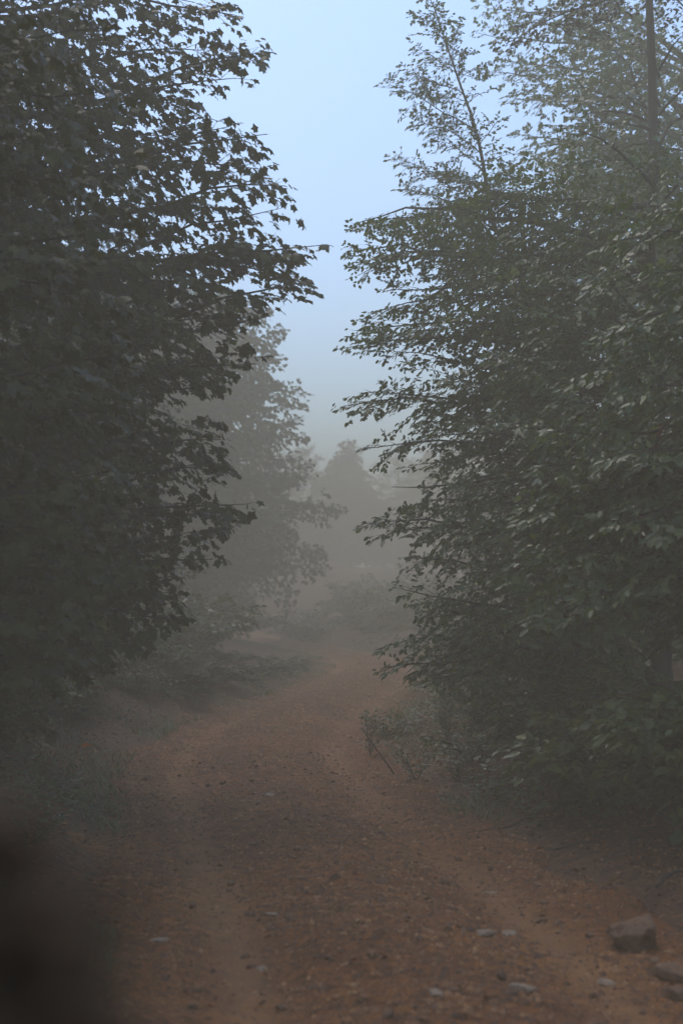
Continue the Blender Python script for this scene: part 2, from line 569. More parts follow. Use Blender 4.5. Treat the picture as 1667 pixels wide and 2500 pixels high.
def make_tree(name, base, top, r0, label, seed, tips=(), auto=None, leaf=0.09, tpl=MAPLE, mleaf=None, sil=None, cat='tree',
              group=None, nleaf=0, fol={}, lean=None, bark=None, branch_named=True, trunk_pts=None, extra_start=0.35, wob=0.03, brk=1.0):
    """tree > trunk, branch..., leaf..., crown"""
    rng = np.random.RandomState(seed)
    base = np.array([base[0], base[1], H(base[0], base[1]) - 0.05])
    root = empty(name, tuple(base), label, cat, group)
    if trunk_pts is None:
        topp = np.array([top[0], top[1], top[2]])
        tp = curve(base, topp, 0, 12, 0.012, rng)
    else:
        tp = np.array([base] + list(trunk_pts))
        tt = np.linspace(0, 1, 16)
        tp = samp(tp, tt)[0]
    Lh = tp[-1][2] - tp[0][2]
    fr = np.linspace(0, 1, len(tp))
    rr = r0 * (1 - 0.86 * fr) + r0 * 0.5 * np.exp(-fr * 18)
    V, Fs = tube(tp - base, rr, 9, 0.04, rng)
    link('trunk', mesh_from('trunk', V, Fs, [bark or M_BARK], smooth=True), root)
    L = Leaves()
    ends = []
    for q in tips:
        ends.append((np.array(q[:3]), q[3] if len(q) > 3 else None))
    if auto:
        for i in range(auto['n']):
            f = (i + 0.5) / auto['n']
            zf = auto['z0'] + (1.0 - auto['z0']) * f
            az = i * 2.399963 + rng.uniform(-.3, .3)
            c, _ = samp(tp, [zf])
            R = auto['r'] * auto['prof'](f) * rng.uniform(0.75, 1.1)
            e = c[0] + np.array([math.cos(az) * R, math.sin(az) * R, auto.get('up', 0.2) * R + rng.uniform(-.15, .15)])
            ends.append((e, zf - 0.12 * auto.get('up', 0.2)))
    for e, zf in ends:
        if zf is None:   # start below the tip on the trunk
            ctr = np.array([np.interp(e[2], tp[:, 2], tp[:, 0]), np.interp(e[2], tp[:, 2], tp[:, 1])])
            dist = np.linalg.norm(e[:2] - ctr)
            zz = e[2] - dist * rng.uniform(extra_start - .15, extra_start + .15)
            zf = np.clip(np.interp(zz, tp[:, 2], fr), 0.06, 0.97)
        st, _ = samp(tp, [float(np.clip(zf, 0.03, 0.98))])
        st = st[0]
        for _ in range(10):
            if sil is None or sil((e - 0.02 * nrm(e - st))[None])[0]:
                break
            e = st + (e - st) * 0.95
        path = curve(st, e, rng.uniform(0.03, 0.11), 11, wob, rng)
        ll = np.linalg.norm(e - st)
        rb = brk * max(0.009, min(r0 * 0.45, 0.011 * ll + 0.004))
        V, Fs = tube(path - base, np.linspace(rb, 0.003, len(path)), 5)
        link('branch', mesh_from('branch', V, Fs, [bark or M_BARK], smooth=True), root)
        foliate(L, path, rng, leaf, **fol)
    # the leading shoot itself
    foliate(L, tp[int(len(tp) * 0.75):], rng, leaf, **{**fol, 't0': 0.1})
    L.done(sil)
    L.P -= base; L.t0 -= base; L.t1 -= base
    n = len(L.P)
    tint = np.clip(rng.beta(2, 3.6, n) + (rng.uniform(0, 1, n) < 0.10) * rng.uniform(0.2, 0.6, n), 0, 1)  # a few random leaves get a lighter tint, imitating highlights
    idx = np.arange(n)
    if nleaf:
        px, py = project(L.P + base)
        okk = (px > -10) & (px < 1680) & (py > -10) & (py < 2510)
        dd = np.where(okk, (L.P + base)[:, 1] / L.S, 1e9)
        big = np.argsort(dd)[:nleaf]
        big = big[dd[big] < 1e8]
        one = mesh_from('leaf', tpl[0], tpl[1], [mleaf])
        me2 = [one]
        for k in range(2):
            T = tpl[0].copy(); T[:, 2] *= (1.6, 0.4)[k]; T[:, 0] *= (0.9, 1.08)[k]
            me2.append(mesh_from('leaf', T, tpl[1], [mleaf]))
        for me_, tv in zip(me2, (0.3, 0.5, 0.15)):
            a = me_.attributes.new('tint', 'FLOAT', 'POINT')
            a.data.foreach_set('value', np.full(len(tpl[0]), tv, dtype=np.float32))
        for j, bi in enumerate(big):
            o = bpy.data.objects.new('leaf', me2[j % 3])
            COL.objects.link(o)
            o.parent = root
            Bv, Av, Nv, Pv, s = L.B[bi], L.A[bi], L.N[bi], L.P[bi], L.S[bi]
            o.matrix_local = Matrix(((Bv[0] * s, Av[0] * s, Nv[0] * s, Pv[0]), (Bv[1] * s, Av[1] * s, Nv[1] * s, Pv[1]),
                                     (Bv[2] * s, Av[2] * s, Nv[2] * s, Pv[2]), (0, 0, 0, 1)))
        idx = np.setdiff1d(idx, big)
    me = crown_mesh('crown', L, tpl, mleaf, M_TWIG, rng, idx, tint[idx], twigs=base[1] < 34)
    link('crown', me, root, kind='stuff' if nleaf else None)
    STATS.append((name, label[:30], n, len(me.polygons)))
    return root


STATS = []


def sil_cull(points, sign, seed, soft=20):
    """prune shoots growing past the crown's own irregular outline (px limit as function of py)"""
    pts = np.array(points, float)
    def keep(P):
        px, py = project(P)
        lim = np.interp(py, pts[:, 1], pts[:, 0])
        return (px - lim) * sign < soft
    return keep


dome = lambda f: math.sqrt(max(0.05, 1 - f ** 2.2))
cone = lambda f: 1.0 - 0.85 * f

# ---- left maple, the big one
LEFT_SIL = [(330, -300), (330, 0), (560, 5), (575, 60), (640, 110), (645, 140), (590, 215), (470, 240), (465, 275), (560, 300), (645, 330),
            (655, 420), (700, 460), (690, 520), (790, 570), (780, 600), (690, 660), (775, 710), (740, 735), (640, 770), (560, 790), (640, 865),
            (560, 920), (530, 960), (450, 975), (540, 1045), (530, 1120), (560, 1160), (612, 1225), (570, 1275), (530, 1310), (535, 1370),
            (430, 1390), (430, 1440), (440, 1520), (350, 1560), (345, 1590), (230, 1640), (160, 1720)]
LT = [(470, 5, 12.4), (560, 25, 12.2), (636, 128, 12), (575, 205, 12), (450, 262, 12.5), (560, 305, 12.2), (648, 340, 12), (640, 420, 12.3),
      (692, 460, 11.8), (670, 520, 12.2), (782, 577, 11.6), (700, 620, 12), (766, 713, 11.6), (700, 690, 12.4), (640, 765, 11.8), (560, 770, 12.3),
      (632, 869, 11.5), (540, 900, 12), (520, 955, 11.5), (536, 1052, 11.3), (500, 1100, 12), (552, 1153, 11.3), (605, 1228, 11.2), (560, 1260, 11.8),
      (524, 1371, 11.2), (480, 1300, 11.8), (425, 1400, 11), (436, 1510, 11), (400, 1450, 11.6), (346, 1578, 10.6), (250, 1600, 10.8), (180, 1650, 11),
      (330, 1530, 11.5), (400, 330, 12.8), (360, 120, 12.5), (300, 620, 11), (380, 800, 10.8), (330, 980, 10.6), (280, 1180, 10.5), (240, 1380, 10.3)]
FOL_M = dict(face=0.55, pj=0.35, spacing=0.20, t0=0.18, reach=0.34, minl=0.24, twl=0.30, droop=0.35, jit=0.45, lsp=0.055, hang=0.38, tw_space=0.10)
make_tree('maple_tree', (-4.0, 12.4), (-3.7, 12.4, 9.5), 0.16, 'large dark maple overhanging the track from the left, ragged against the sky', 5,
          [tuple(W(*q)) for q in LT], dict(n=40, z0=0.12, r=2.75, prof=lambda f: 0.55 + 0.45 * dome(f), up=0.25), leaf=0.086, tpl=MAPLE,
          mleaf=M_MAPLE, sil=sil_cull(LEFT_SIL, 1, 1), nleaf=300, fol=FOL_M, extra_start=0.25)
# ---- nearer maple at the left edge
S2 = [(240, -300), (240, 0), (300, 200), (330, 500), (300, 700), (330, 900), (300, 1100), (270, 1300), (230, 1450), (240, 1560), (200, 1640), (120, 1700), (60, 1760)]
LT2 = [(220, 60, 8.2), (270, 220, 8.4), (300, 420, 8.3), (310, 560, 8), (260, 700, 8.2), (320, 880, 8), (270, 1010, 8), (240, 1150, 8.2),
       (260, 1290, 8), (190, 1400, 7.8), (230, 1520, 8), (130, 1610, 7.6), (60, 1500, 7.4), (80, 1200, 7.5), (100, 950, 7.4), (120, 640, 7.5), (90, 330, 7.5), (60, 100, 7.3)]
make_tree('maple_tree', (-3.4, 8.6), (-3.1, 8.6, 7.2), 0.12, 'nearer maple at the left edge with large soft dark leaves', 6,
          [tuple(W(*q)) for q in LT2], dict(n=20, z0=0.12, r=2.0, prof=lambda f: 0.6 + 0.4 * dome(f), up=0.25), leaf=0.086, tpl=MAPLE,
          mleaf=M_MAPLE, sil=sil_cull(S2, 1, 1), nleaf=300, fol=FOL_M, extra_start=0.25)

# ---- right side beeches
FOL_B = dict(face=0.6, pj=0.38, spacing=0.145, t0=0.15, reach=0.34, minl=0.22, twl=0.26, droop=0.40, jit=0.34, lsp=0.040, hang=0.22, tw_space=0.072)
R1 = [(905, 545, 14.6), (871, 548, 14.8), (868, 632, 14.4), (885, 672, 14.2), (960, 700, 14.2), (925, 755, 13.8), (882, 812, 13.4), (860, 850, 13), (960, 860, 13.2),
      (834, 1000, 12.6), (900, 960, 12.8), (903, 1100, 12.4), (956, 1190, 12.2), (1010, 1080, 12.6), (1040, 1130, 12.8), (893, 1284, 12), (960, 1300, 12), (1000, 1220, 12.4),
      (975, 1440, 11.6), (990, 1370, 11.8), (1040, 1490, 11.4), (926, 1594, 11.4), (942, 1625, 11.3), (1010, 1660, 11), (1060, 1600, 11.2),
      (1080, 900, 12), (1120, 1020, 11.6), (1150, 1180, 11.2), (1120, 1300, 11), (1170, 1420, 10.8), (1190, 1540, 10.8), (1100, 780, 12.6),
      (1250, 860, 11.2), (1290, 1050, 10.8), (1240, 700, 12), (1350, 760, 11.4), (1400, 950, 10.8), (1150, 660, 13)]
SR1 = [(1250, -400), (1250, 300), (1180, 480), (1040, 520), (868, 540), (850, 640), (870, 690), (960, 715), (1050, 738), (915, 752), (870, 800), (840, 850), (920, 880), (1010, 912),
       (920, 940), (828, 995), (880, 1040), (895, 1100), (930, 1150), (950, 1200), (1045, 1175), (1055, 1215), (930, 1262), (885, 1290), (925, 1325), (1030, 1315), (1015, 1370),
       (970, 1440), (1030, 1490), (1050, 1540), (935, 1585), (935, 1640), (1010, 1670), (1120, 1690), (1250, 1740)]
make_tree('beech_tree', (2.75, 12.6), (2.9, 12.8, 5.5), 0.13, 'broad beech with layered leafy sprays reaching left over the track', 7,
          [tuple(W(*q)) for q in R1], dict(n=34, z0=0.2, r=1.75, prof=lambda f: 0.5 + 0.5 * dome(f), up=0.22), leaf=0.06, tpl=BEECH,
          mleaf=M_BEECH, sil=sil_cull(SR1, -1, 1), nleaf=300, fol=FOL_B, extra_start=0.22)
# slender young beech
TB = [W(1300, 1100, 16.4), W(1290, 820, 16.5), W(1278, 700, 16.5), W(1242, 612, 16.5), W(1205, 560, 16.5), W(1186, 450, 16.5), W(1175, 370, 16.5), W(1150, 280, 16.5),
      W(1120, 200, 16.5), W(1090, 110, 16.5), W(1056, 8, 16.5)]
R2 = [(1035, 40, 16.3), (1085, 60, 16.7), (1030, 125, 16.2), (1120, 125, 16.5), (999, 180, 16.3), (1165, 165, 16.6), (961, 212, 16.2), (1170, 230, 16.4), (1012, 290, 16.3), (1050, 240, 16.8),
      (1210, 300, 16.2), (1060, 330, 16.2), (983, 393, 16.2), (1230, 380, 16.6), (1080, 420, 16.8), (1009, 467, 16.3), (1240, 470, 16.2), (1028, 507, 16.2), (1090, 510, 15.8), (1280, 540, 16.3),
      (1050, 580, 16.2), (1090, 640, 16.6), (1300, 620, 16.2), (1150, 440, 15.9), (1260, 430, 17)]
make_tree('young_beech', (2.35, 16.3), None, 0.045, 'slender young beech with thin curved stem and sparse crown against the sky', 8,
          [tuple(W(*q)) for q in R2], None, leaf=0.055, tpl=BEECH, mleaf=M_BEECH, trunk_pts=TB,
          fol={**FOL_B, 'spacing': 0.09, 'minl': 0.16, 'twl': 0.19, 't0': 0.10, 'reach': 0.30, 'tw_space': 0.055, 'lsp': 0.034}, extra_start=0.45, brk=0.55)
# tall beech behind, upper right
R4 = [(1174, 80, 22.2), (1190, 20, 22.2), (1227, 138, 21.8), (1190, 178, 21.7), (1230, 60, 22.7), (1260, 220, 21.7), (1280, 330, 21.6), (1290, 450, 21.6), (1330, 560, 21.7), (1250, -40, 22.6), (1340, -60, 22.4),
      (1350, 120, 18), (1400, 260, 17.6), (1380, 420, 17.6), (1430, 560, 17.4), (1450, 100, 17.6), (1480, 400, 17.4)]
SR4 = [(1160, -900), (1160, 40), (1170, 90), (1230, 130), (1185, 170), (1200, 200), (1260, 300), (1270, 600), (1200, 800), (1150, 1000), (1100, 1500)]
make_tree('beech_tree', (5.9, 22.4), (5.7, 22.4, 10.4), 0.2, 'tall misty beech filling the upper right corner', 9,
          [tuple(W(*q)) for q in R4], dict(n=62, z0=0.2, r=3.9, prof=lambda f: 0.55 + 0.45 * dome(f), up=0.3), leaf=0.085, tpl=BEECH,
          mleaf=M_BEECH, sil=sil_cull(SR4, -1, 1), fol={**FOL_B, 'lsp': 0.052, 'tw_space': 0.11, 'spacing': 0.22}, extra_start=0.3)
# near hazel-like beech at the right edge
R3 = [(1440, 900, 9.2), (1520, 580, 9.6), (1500, 680, 9.6), (1590, 520, 9.8), (1330, 1140, 9.2), (1390, 1060, 9.2), (1400, 1180, 9), (1290, 1250, 9.2), (1350, 1240, 8.9), (1310, 1500, 9),
      (1400, 1330, 8.8), (1230, 1390, 9.4), (1380, 1490, 8.7), (1500, 1450, 8.4), (1520, 1280, 8.4), (1530, 1100, 8.6),
      (1560, 950, 8.8), (1540, 780, 9)]
SR3 = [(1450, -900), (1450, 480), (1420, 560), (1440, 700), (1420, 860), (1380, 960), (1320, 1100), (1290, 1200), (1270, 1270), (1230, 1360), (1200, 1420), (1300, 1460), (1300, 1540), (1430, 1560), (1470, 1700), (1530, 1800)]
make_tree('beech_tree', (3.3, 9.4), (3.4, 9.5, 4.2), 0.10, 'near beech at the right edge with pale sprays hanging down', 10,
          [tuple(W(*q)) for q in R3], dict(n=8, z0=0.45, r=1.6, prof=lambda f: 0.6 + 0.4 * dome(f), up=0.2), leaf=0.075, tpl=BEECH,
          mleaf=M_BEECH, sil=sil_cull(SR3, -1, 1), nleaf=300, fol={**FOL_B, 'droop': 0.45}, extra_start=0.1)


# ---- pine with a dark trunk, upper right
def bare_pine():
    rng = np.random.RandomState(21)
    bx, by = (1612 - 833.5) / F * 15.5, 15.5
    base = np.array([bx, by, H(bx, by) - 0.05])
    root = empty('pine_tree', tuple(base), 'pine with a straight dark bare trunk near the upper right edge', 'tree')
    top = base + np.array([-0.05, 0, 8.8])
    tp = curve(base, top, 0, 14, 0.004, rng)
    V, Fs = tube(tp - base, np.linspace(0.085, 0.035, 14), 10, 0.05, rng)
    link('trunk', mesh_from('trunk', V, Fs, [M_BARK], smooth=True), root)
    ends = [(1450, 275), (1480, 300), (1530, 460), (1555, 250), (1665, 290), (1690, 380), (1670, 450), (1655, 500), (1500, 380), (1560, 200), (1690, 200), (1570, 120), (1660, 90)]
    sts = [310, 330, 400, 300, 360, 370, 400, 430, 350, 260, 280, 190, 170]
    L = Leaves()
    for (ex, ey), sy in zip(ends, sts):
        st = W(1608, sy, 15.5); e = W(ex, ey, 15.5 + rng.uniform(-.5, .5))
        pa = curve(st, e, rng.uniform(0.05, 0.14), 10, 0.02, rng)
        V, Fs = tube(pa - base, np.linspace(0.02, 0.005, 10), 5)
        link('branch', mesh_from('branch', V, Fs, [M_BARK], smooth=True), root)
        foliate(L, pa, rng, 0.06, spacing=0.5, t0=0.7, reach=0.2, minl=0.12, twl=0.16)
    for i in range(26):
        z = 0.86 + 0.14 * i / 26
        c, _ = samp(tp, [z]); c = c[0]
        az = i * 2.4
        e = c + np.array([math.cos(az), math.sin(az), -0.05]) * (1.9 - 1.2 * i / 26)
        pa = curve(c, e, 0.05, 8, 0.02, rng)
        V, Fs = tube(pa - base, np.linspace(0.018, 0.004, 8), 5)
        link('branch', mesh_from('branch', V, Fs, [M_BARK], smooth=True), root)
        foliate(L, pa, rng, 0.07, spacing=0.16, t0=0.2, reach=0.3, minl=0.2)
    L.done()
    L.P -= base; L.t0 -= base; L.t1 -= base
    link('crown', crown_mesh('crown', L, BEECH, M_NEEDLE, M_TWIG, rng), root)


bare_pine()

# ---- hazy trees further on
FOL_F = dict(face=0.6, pj=0.5, spacing=0.19, t0=0.15, reach=0.36, minl=0.34, twl=0.36, droop=0.35, jit=0.6, lsp=0.075, hang=0.25, tw_space=0.14)


def far_tree(name, x, y, h, r, label, seed, n=44, prof=None, leaf=0.12, up=0.25, z0=0.06, r0=0.12):
    return make_tree(name, (x, y), (x + 0.1, y, H(x, y) + h), r0, label, seed, (), dict(n=n, z0=z0, r=r, prof=prof or (lambda f: dome(f) * 0.9 + 0.1), up=up),
                     leaf=leaf, tpl=DIAM, mleaf=M_FAR, fol=FOL_F)


far_tree('broadleaf_tree', -5.6, 23.5, 6.4, 3.1, 'dim bushy tree just behind the big left maple', 31, n=70)
far_tree('broadleaf_tree', -5.35, 42.0, 9.2, 4.6, 'misty rounded tree left of the far bend, edge sloping down to the track', 32, n=120, leaf=0.18,
         prof=lambda f: 1.06 - 0.42 * f ** 1.6)
t3 = far_tree('broadleaf_tree', -7.2, 27.0, 8.8, 3.2, 'taller misty tree behind the dim left trees', 33, n=50)
t4 = far_tree('broadleaf_tree', 5.2, 27.5, 7.6, 2.9, 'pale misty tree seen through gaps in the right beeches', 34, n=44)
t5 = far_tree('broadleaf_tree', 4.2, 36.0, 6.4, 2.3, 'faint bushy tree right of the far bend behind the sprays', 35, n=34)


def conifer(x, y, h, r, label, seed, name='spruce_tree'):
    rng = np.random.RandomState(seed)
    base = np.array([x, y, H(x, y) - 0.05])
    root = empty(name, tuple(base), label, 'tree')
    tp = curve(base, base + np.array([0.05, 0, h]), 0, 10, 0.004, rng)
    V, Fs = tube(tp - base, np.linspace(0.15, 0.02, 10), 8)
    link('trunk', mesh_from('trunk', V, Fs, [M_BARK], smooth=True), root)
    L = Leaves()
    n = 66
    for i in range(n):
        f = i / n
        z = 0.17 + 0.83 * f
        c = samp(tp, [z])[0][0]
        az = i * 2.4 + rng.uniform(-.3, .3)
        R = r * (1 - f) ** 0.9 * rng.uniform(0.5, 1.25) + 0.12
        e = c + np.array([math.cos(az) * R, math.sin(az) * R, -0.22 * R])
        pa = curve(c, e, 0.02, 7, 0.015, rng)
        V, Fs = tube(pa - base, np.linspace(0.02, 0.004, 7), 4)
        link('branch', mesh_from('branch', V, Fs, [M_BARK]), root)
        foliate(L, pa, rng, 0.24, face=0.3, pj=0.3, spacing=0.19, t0=0.1, reach=0.34, minl=0.2, twl=0.22, droop=0.6, jit=0.4, lsp=0.055, hang=0.5, tw_space=0.08)
    L.done()
    L.P -= base; L.t0 -= base; L.t1 -= base
    link('crown', crown_mesh('crown', L, SPRAY, M_NEEDLE, M_TWIG, rng, twigs=False), root)
    return root


c1 = conifer(0.3, 84, 8.0, 4.8, 'misty spruce with drooping boughs standing beyond the bend', 41)
c2 = copy_tree(c1, (5.6, 92, H(5.6, 92)), 1.3, 1.0, 'fainter spruce to the right of the nearer misty one')
c3 = copy_tree(c1, (-4.9, 88, H(-4.9, 88)), 2.6, 1.08, 'faint spruce half hidden left of the nearer misty one')
# wood trees beyond the foliage; those around the photographer are unseen, added for shade
for src, x, y, rz_, s_, lb in [
        (t3, -10.5, 18, 0.6, 1.0, 'dark wood tree deep behind the left maples'),
        (t4, -6.8, 38, 1.1, 1.0, 'very faint tree at the far left of the bend'),
        (t3, 7.6, 14.5, 4.0, 1.0, 'dark tree behind the near right beech'),
        (t3, -6.3, 15.4, 5.0, 1.08, 'dark tree behind the near left maple'),
        (t3, -6.2, 3.0, 2.0, 0.95, 'unseen tree added for shade beside the photographer, left of the track'),
        (t3, 6.0, 3.0, 3.0, 0.95, 'unseen tree added for shade beside the photographer, right of the track'),
        (t4, -5.0, -6.0, 1.0, 1.2, 'unseen tree added for shade behind the photographer, left of the track'),
        (t4, 5.6, -5.0, 2.5, 1.2, 'unseen tree added for shade behind the photographer, right of the track')]:
    copy_tree(src, (x, y, H(x, y) - 0.05), rz_, s_, lb)


for i, (x, y, s_) in enumerate([(-9, 84, .85), (-2.4, 80, .78), (3.3, 82, .74), (7.5, 88, .9)]):
    lab = ('leftmost', 'second from the left', 'third from the left', 'rightmost')[i]
    o = copy_tree(t3, (x, y, H(x, y) - 0.05), i * 1.3, s_, lab + ' of the ghostly trees on the misty rise far behind the spruces')
    o['group'] = 'ghostly trees on the far rise'
for x, y, hh, rr_, zz, lb, sd in [(-2.9, -0.8, 9.0, 3.3, 0.44, 'spreading tree overhead of the photographer on the left of the track', 36)]:  # unseen crown above the frame, added to shade the mist near the camera
    far_tree('broadleaf_tree', x, y, hh, rr_, lb, sd, n=50, z0=zz, prof=lambda f: 1.0 - 0.5 * f, up=0.05)


# ------------------------------------------------------------------ shrubs and undergrowth
FOL_S = dict(spacing=0.12, t0=0.1, reach=0.3, minl=0.12, twl=0.16, droop=0.6, jit=0.35, lsp=0.05, hang=0.3, tw_space=0.075)


def shrub(x, y, h, r, label, seed, leaf=0.07, n=22, name='shrub', mleaf=None, group=None, sil=None, fol=FOL_S, nleaf=0, tpl=HERB, skew=0.0):
    rng = np.random.RandomState(seed)
    base = np.array([x, y, H(x, y) - 0.02])
    root = empty(name, tuple(base), label, 'shrub', group)
    L = Leaves()
    V_, F3 = [], [[], []]
    off = 0
    for i in range(n):
        az = i * 2.4 + rng.uniform(-.4, .4)
        q = rng.uniform(0.25, 1) ** 0.6
        e = base + np.array([math.cos(az) * r * q + skew * h, math.sin(az) * r * q, h * rng.uniform(0.35, 1.0) * (1.15 - 0.6 * q)])
        pa = curve(base + rng.normal(0, 0.04, 3) * (1, 1, 0), e, 0.12, 8, 0.02, rng)
        V, Fs = tube(pa - base, np.linspace(0.010, 0.003, 8), 4)
        V_.append(V); F3[0].append(Fs[0] + off); F3[1].append(Fs[1] + off); off += len(V)
        foliate(L, pa, rng, leaf, **fol)
    link('stems', mesh_from('stems', np.concatenate(V_), [np.concatenate(F3[0]), np.concatenate(F3[1])], [M_STEM]), root)
    L.done(sil)
    L.P -= base; L.t0 -= base; L.t1 -= base
    link('foliage', crown_mesh('foliage', L, tpl, mleaf or M_HERB, M_STEM, rng), root)
    STATS.append((name, label[:30], len(L.P), 0))
    return root


shrub(-2.55, 8.7, 0.95, 0.62, 'dark leafy shrub on the left verge beside the track, nearest to the camera', 51, leaf=0.055, n=30, mleaf=M_MAPLE)
shrub(-2.75, 9.9, 1.0, 0.6, 'dark leafy shrub on the left verge just past the nearest one', 52, leaf=0.055, n=26, mleaf=M_MAPLE)
shrub(-2.25, 7.5, 0.6, 0.45, 'low dark shrub at the left edge of the foreground track', 53, leaf=0.055, n=22, mleaf=M_MAPLE)
shrub(-3.6, 12.8, 1.3, 0.8, 'dark shrub under the big left maple', 59, leaf=0.06, n=22, mleaf=M_MAPLE)
shrub(-3.2, 16.6, 1.1, 0.9, 'low dark shrub on the left bank under the maple tips', 60, leaf=0.07, n=22, mleaf=M_MAPLE)
shrub(2.25, 8.3, 0.85, 0.7, 'broad-leaved shrub at the right edge above the rocks', 54, leaf=0.10, n=42)
shrub(1.75, 9.5, 0.75, 0.6, 'low broad-leaved shrub in front of the near right beech', 55, leaf=0.095, n=34)
shrub(1.75, 11.0, 0.9, 0.6, 'leafy shrub in the dark gap under the right beeches', 56, leaf=0.09, n=36)
shrub(1.45, 14.6, 0.85, 0.5, 'small-leaved thicket right of the track below the beech sprays', 57, leaf=0.05, n=26)
shrub(1.75, 16.8, 1.25, 0.7, 'pale small-leaved bush standing right of the curving track', 58, leaf=0.055, n=30)
shrub(1.15, 12.4, 0.4, 0.42, 'low small-leaved weeds on the right verge of the track', 61, leaf=0.045, n=22)
shrub(0.55, 15.6, 0.38, 0.3, 'isolated weed clump at the inner right edge of the bend', 62, leaf=0.045, n=14)
shrub(2.9, 21.5, 1.6, 1.0, 'misty bush right of the track before the far bend', 63, leaf=0.08, n=26)
b1 = shrub(-1.2, 44.5, 1.3, 1.2, 'misty bush at the outside of the far bend, left of the spruce trunk', 64, leaf=0.12, n=26,
           fol={**FOL_S, 'tw_space': 0.12, 'lsp': 0.08, 'twl': 0.25, 'spacing': 0.2})
for i, (x, y, s_, lb) in enumerate([
        (1.6, 42.5, 1.1, 'misty bush under the spruce, right of its trunk'), (0.4, 47.5, 1.2, 'misty bush behind the spruce trunk'),
        (3.2, 40.5, 1.1, 'misty bush at the right end of the far bank'), (2.6, 46, 1.3, 'misty bush high on the far bank at the right'),
        (-4.6, 54, 1.4, 'misty bush where the track disappears to the left'), (-5.6, 35.2, 0.9, 'misty bush inside the far bend on the left'),
        (3.6, 30.0, 1.2, 'misty bush on the right bank before the far bend'), (2.9, 34.5, 1.0, 'misty bush on the right bank at the far bend'),
        (-2.6, 25.5, 1.0, 'misty bush on the left bank beside the bracken'), (-4.2, 23.0, 1.2, 'misty bush under the dim left trees'),
        (-3.3, 40.5, 1.25, 'misty bush under the rounded misty tree, nearest the track'), (-5.0, 42.5, 1.5, 'misty bush at the foot of the rounded misty tree'),
        (4.1, 13.6, 1.0, 'dark bush behind the trunk of the near right beech'), (4.6, 17.5, 1.2, 'dark bush deep under the tall right beech'),
        (-3.3, 14.6, 0.8, 'dark bush on the left bank just above the orange leaf'), (-3.9, 17.8, 1.0, 'dark bush on the left bank halfway to the bracken'),
        (-2.9, 20.0, 0.7, 'low bush at the near end of the bracken bank'), (-3.1, 11.2, 0.6, 'low dark bush between the left shrubs and the maple')]):
    copy_tree(b1, (x, y, H(x, y)), i * 1.7, s_, lb)


# ferns (bracken): fern > frond
def frond_mesh(seed, length=0.75):
    rng = np.random.RandomState(seed)
    n = 17
    t = np.linspace(0, 1, n)
    P = np.stack([np.zeros(n), t * length * 0.9, (1.25 * t - 1.15 * t * t) * length * 0.62], 1)
    V0, F0 = tube(P, np.linspace(0.004, 0.001, n), 3)
    L = Leaves()
    pts, tg = samp(P, np.linspace(0.22, 0.99, 26))
    f = np.linspace(0.22, 0.99, 26)
    w = length * 0.30 * np.sin(np.clip((1.06 - f) / 0.84, 0, 1) * 2.0) * 1.05
    for s in (-1, 1):
        A = np.stack([np.full(26, s * 1.0), np.full(26, 0.42), np.full(26, -0.15)], 1) + rng.normal(0, 0.07, (26, 3))
        N = np.cross(np.array([1.0, 0, 0]), tg) + rng.normal(0, 0.4, (26, 3))
        # pinna broken into small paired leaflets
        A = nrm(A)
        for k in range(5):
            q = (k + 0.2) / 5
            B = pts + A * (w * q)[:, None] - UP * (0.3 * (w * q) ** 2)[:, None]
            for ss in (-1, 1):
                A2 = nrm(A * 0.6 + ss * tg * 0.8)
                L.add(B, A2, N, w * 0.36 * (1 - 0.6 * q))
    L.twig(P[:1], P[1:2], 0.003)
    L.done()
    T = DIAM[0].copy(); T[:, 0] *= 0.8
    me = crown_mesh('frond', L, (T, DIAM[1]), M_FERN, M_STEM, rng)
    return me


FR = [frond_mesh(71), frond_mesh(72, 0.65), frond_mesh(73, 0.85)]
frng = np.random.RandomState(77)


def fern(x, y, s, label, group):
    root = empty('fern', (x, y, H(x, y) - 0.01), label, 'fern', group)
    n = 8
    for k in range(n):
        o = bpy.data.objects.new('frond', FR[k % 3])
        COL.objects.link(o)
        o.parent = root
        sc = 0.8 * s * frng.uniform(0.75, 1.15)
        o.scale = (sc, sc, sc)
        o.rotation_euler = (math.radians(frng.uniform(-5, 28)), frng.uniform(-.2, .2), k / n * 6.283 + frng.uniform(-.3, .3))
    return root


def where(y, off, y0, y1):
    a = ('at its near end', 'a third of the way along it', 'two thirds of the way along it', 'at its far end')[int(np.clip((y - y0) / (y1 - y0) * 4, 0, 3))]
    return ('lowest row, ', 'middle rows, ', 'top row, ')[int(np.clip(off / 0.9, 0, 2))] + a


def verge(y, side, off):
    c, h = road_at(np.array([float(y)]))
    return float(c[0] + side * (h[0] + off))


GL = 'bracken ferns crowding the left bank'
for i in range(58):
    y = 17.5 + 12 * (i + frng.uniform(0, .8)) / 58
    q = 0.25 + 2.3 * frng.uniform() ** 1.2
    fern(verge(y, -1, q), y, frng.uniform(0.8, 1.15) * (1.0 if y < 22 else 0.6), 'misty bracken on the left bank, ' + where(y, q, 17.5, 29.5), GL)
GR = 'bracken ferns on the dark right verge'
for i in range(30):
    y = 9.0 + 5.2 * frng.uniform()
    q = 0.75 + 1.6 * frng.uniform()
    fern(verge(y, 1, q), y, frng.uniform(0.6, 0.95), 'dark fern on the right verge, ' + where(y, q, 9, 14.2), GR)
GF = 'bracken ferns on the far bank'
for i in range(46):
    y = 18 + 28 * frng.uniform()
    q = 0.3 + 2.2 * frng.uniform()
    fern(verge(y, 1, q), y, frng.uniform(0.8, 1.2), 'misty fern on the outer bank, ' + where(y, q, 18, 46), GF)
GN = 'ferns on the left verge'
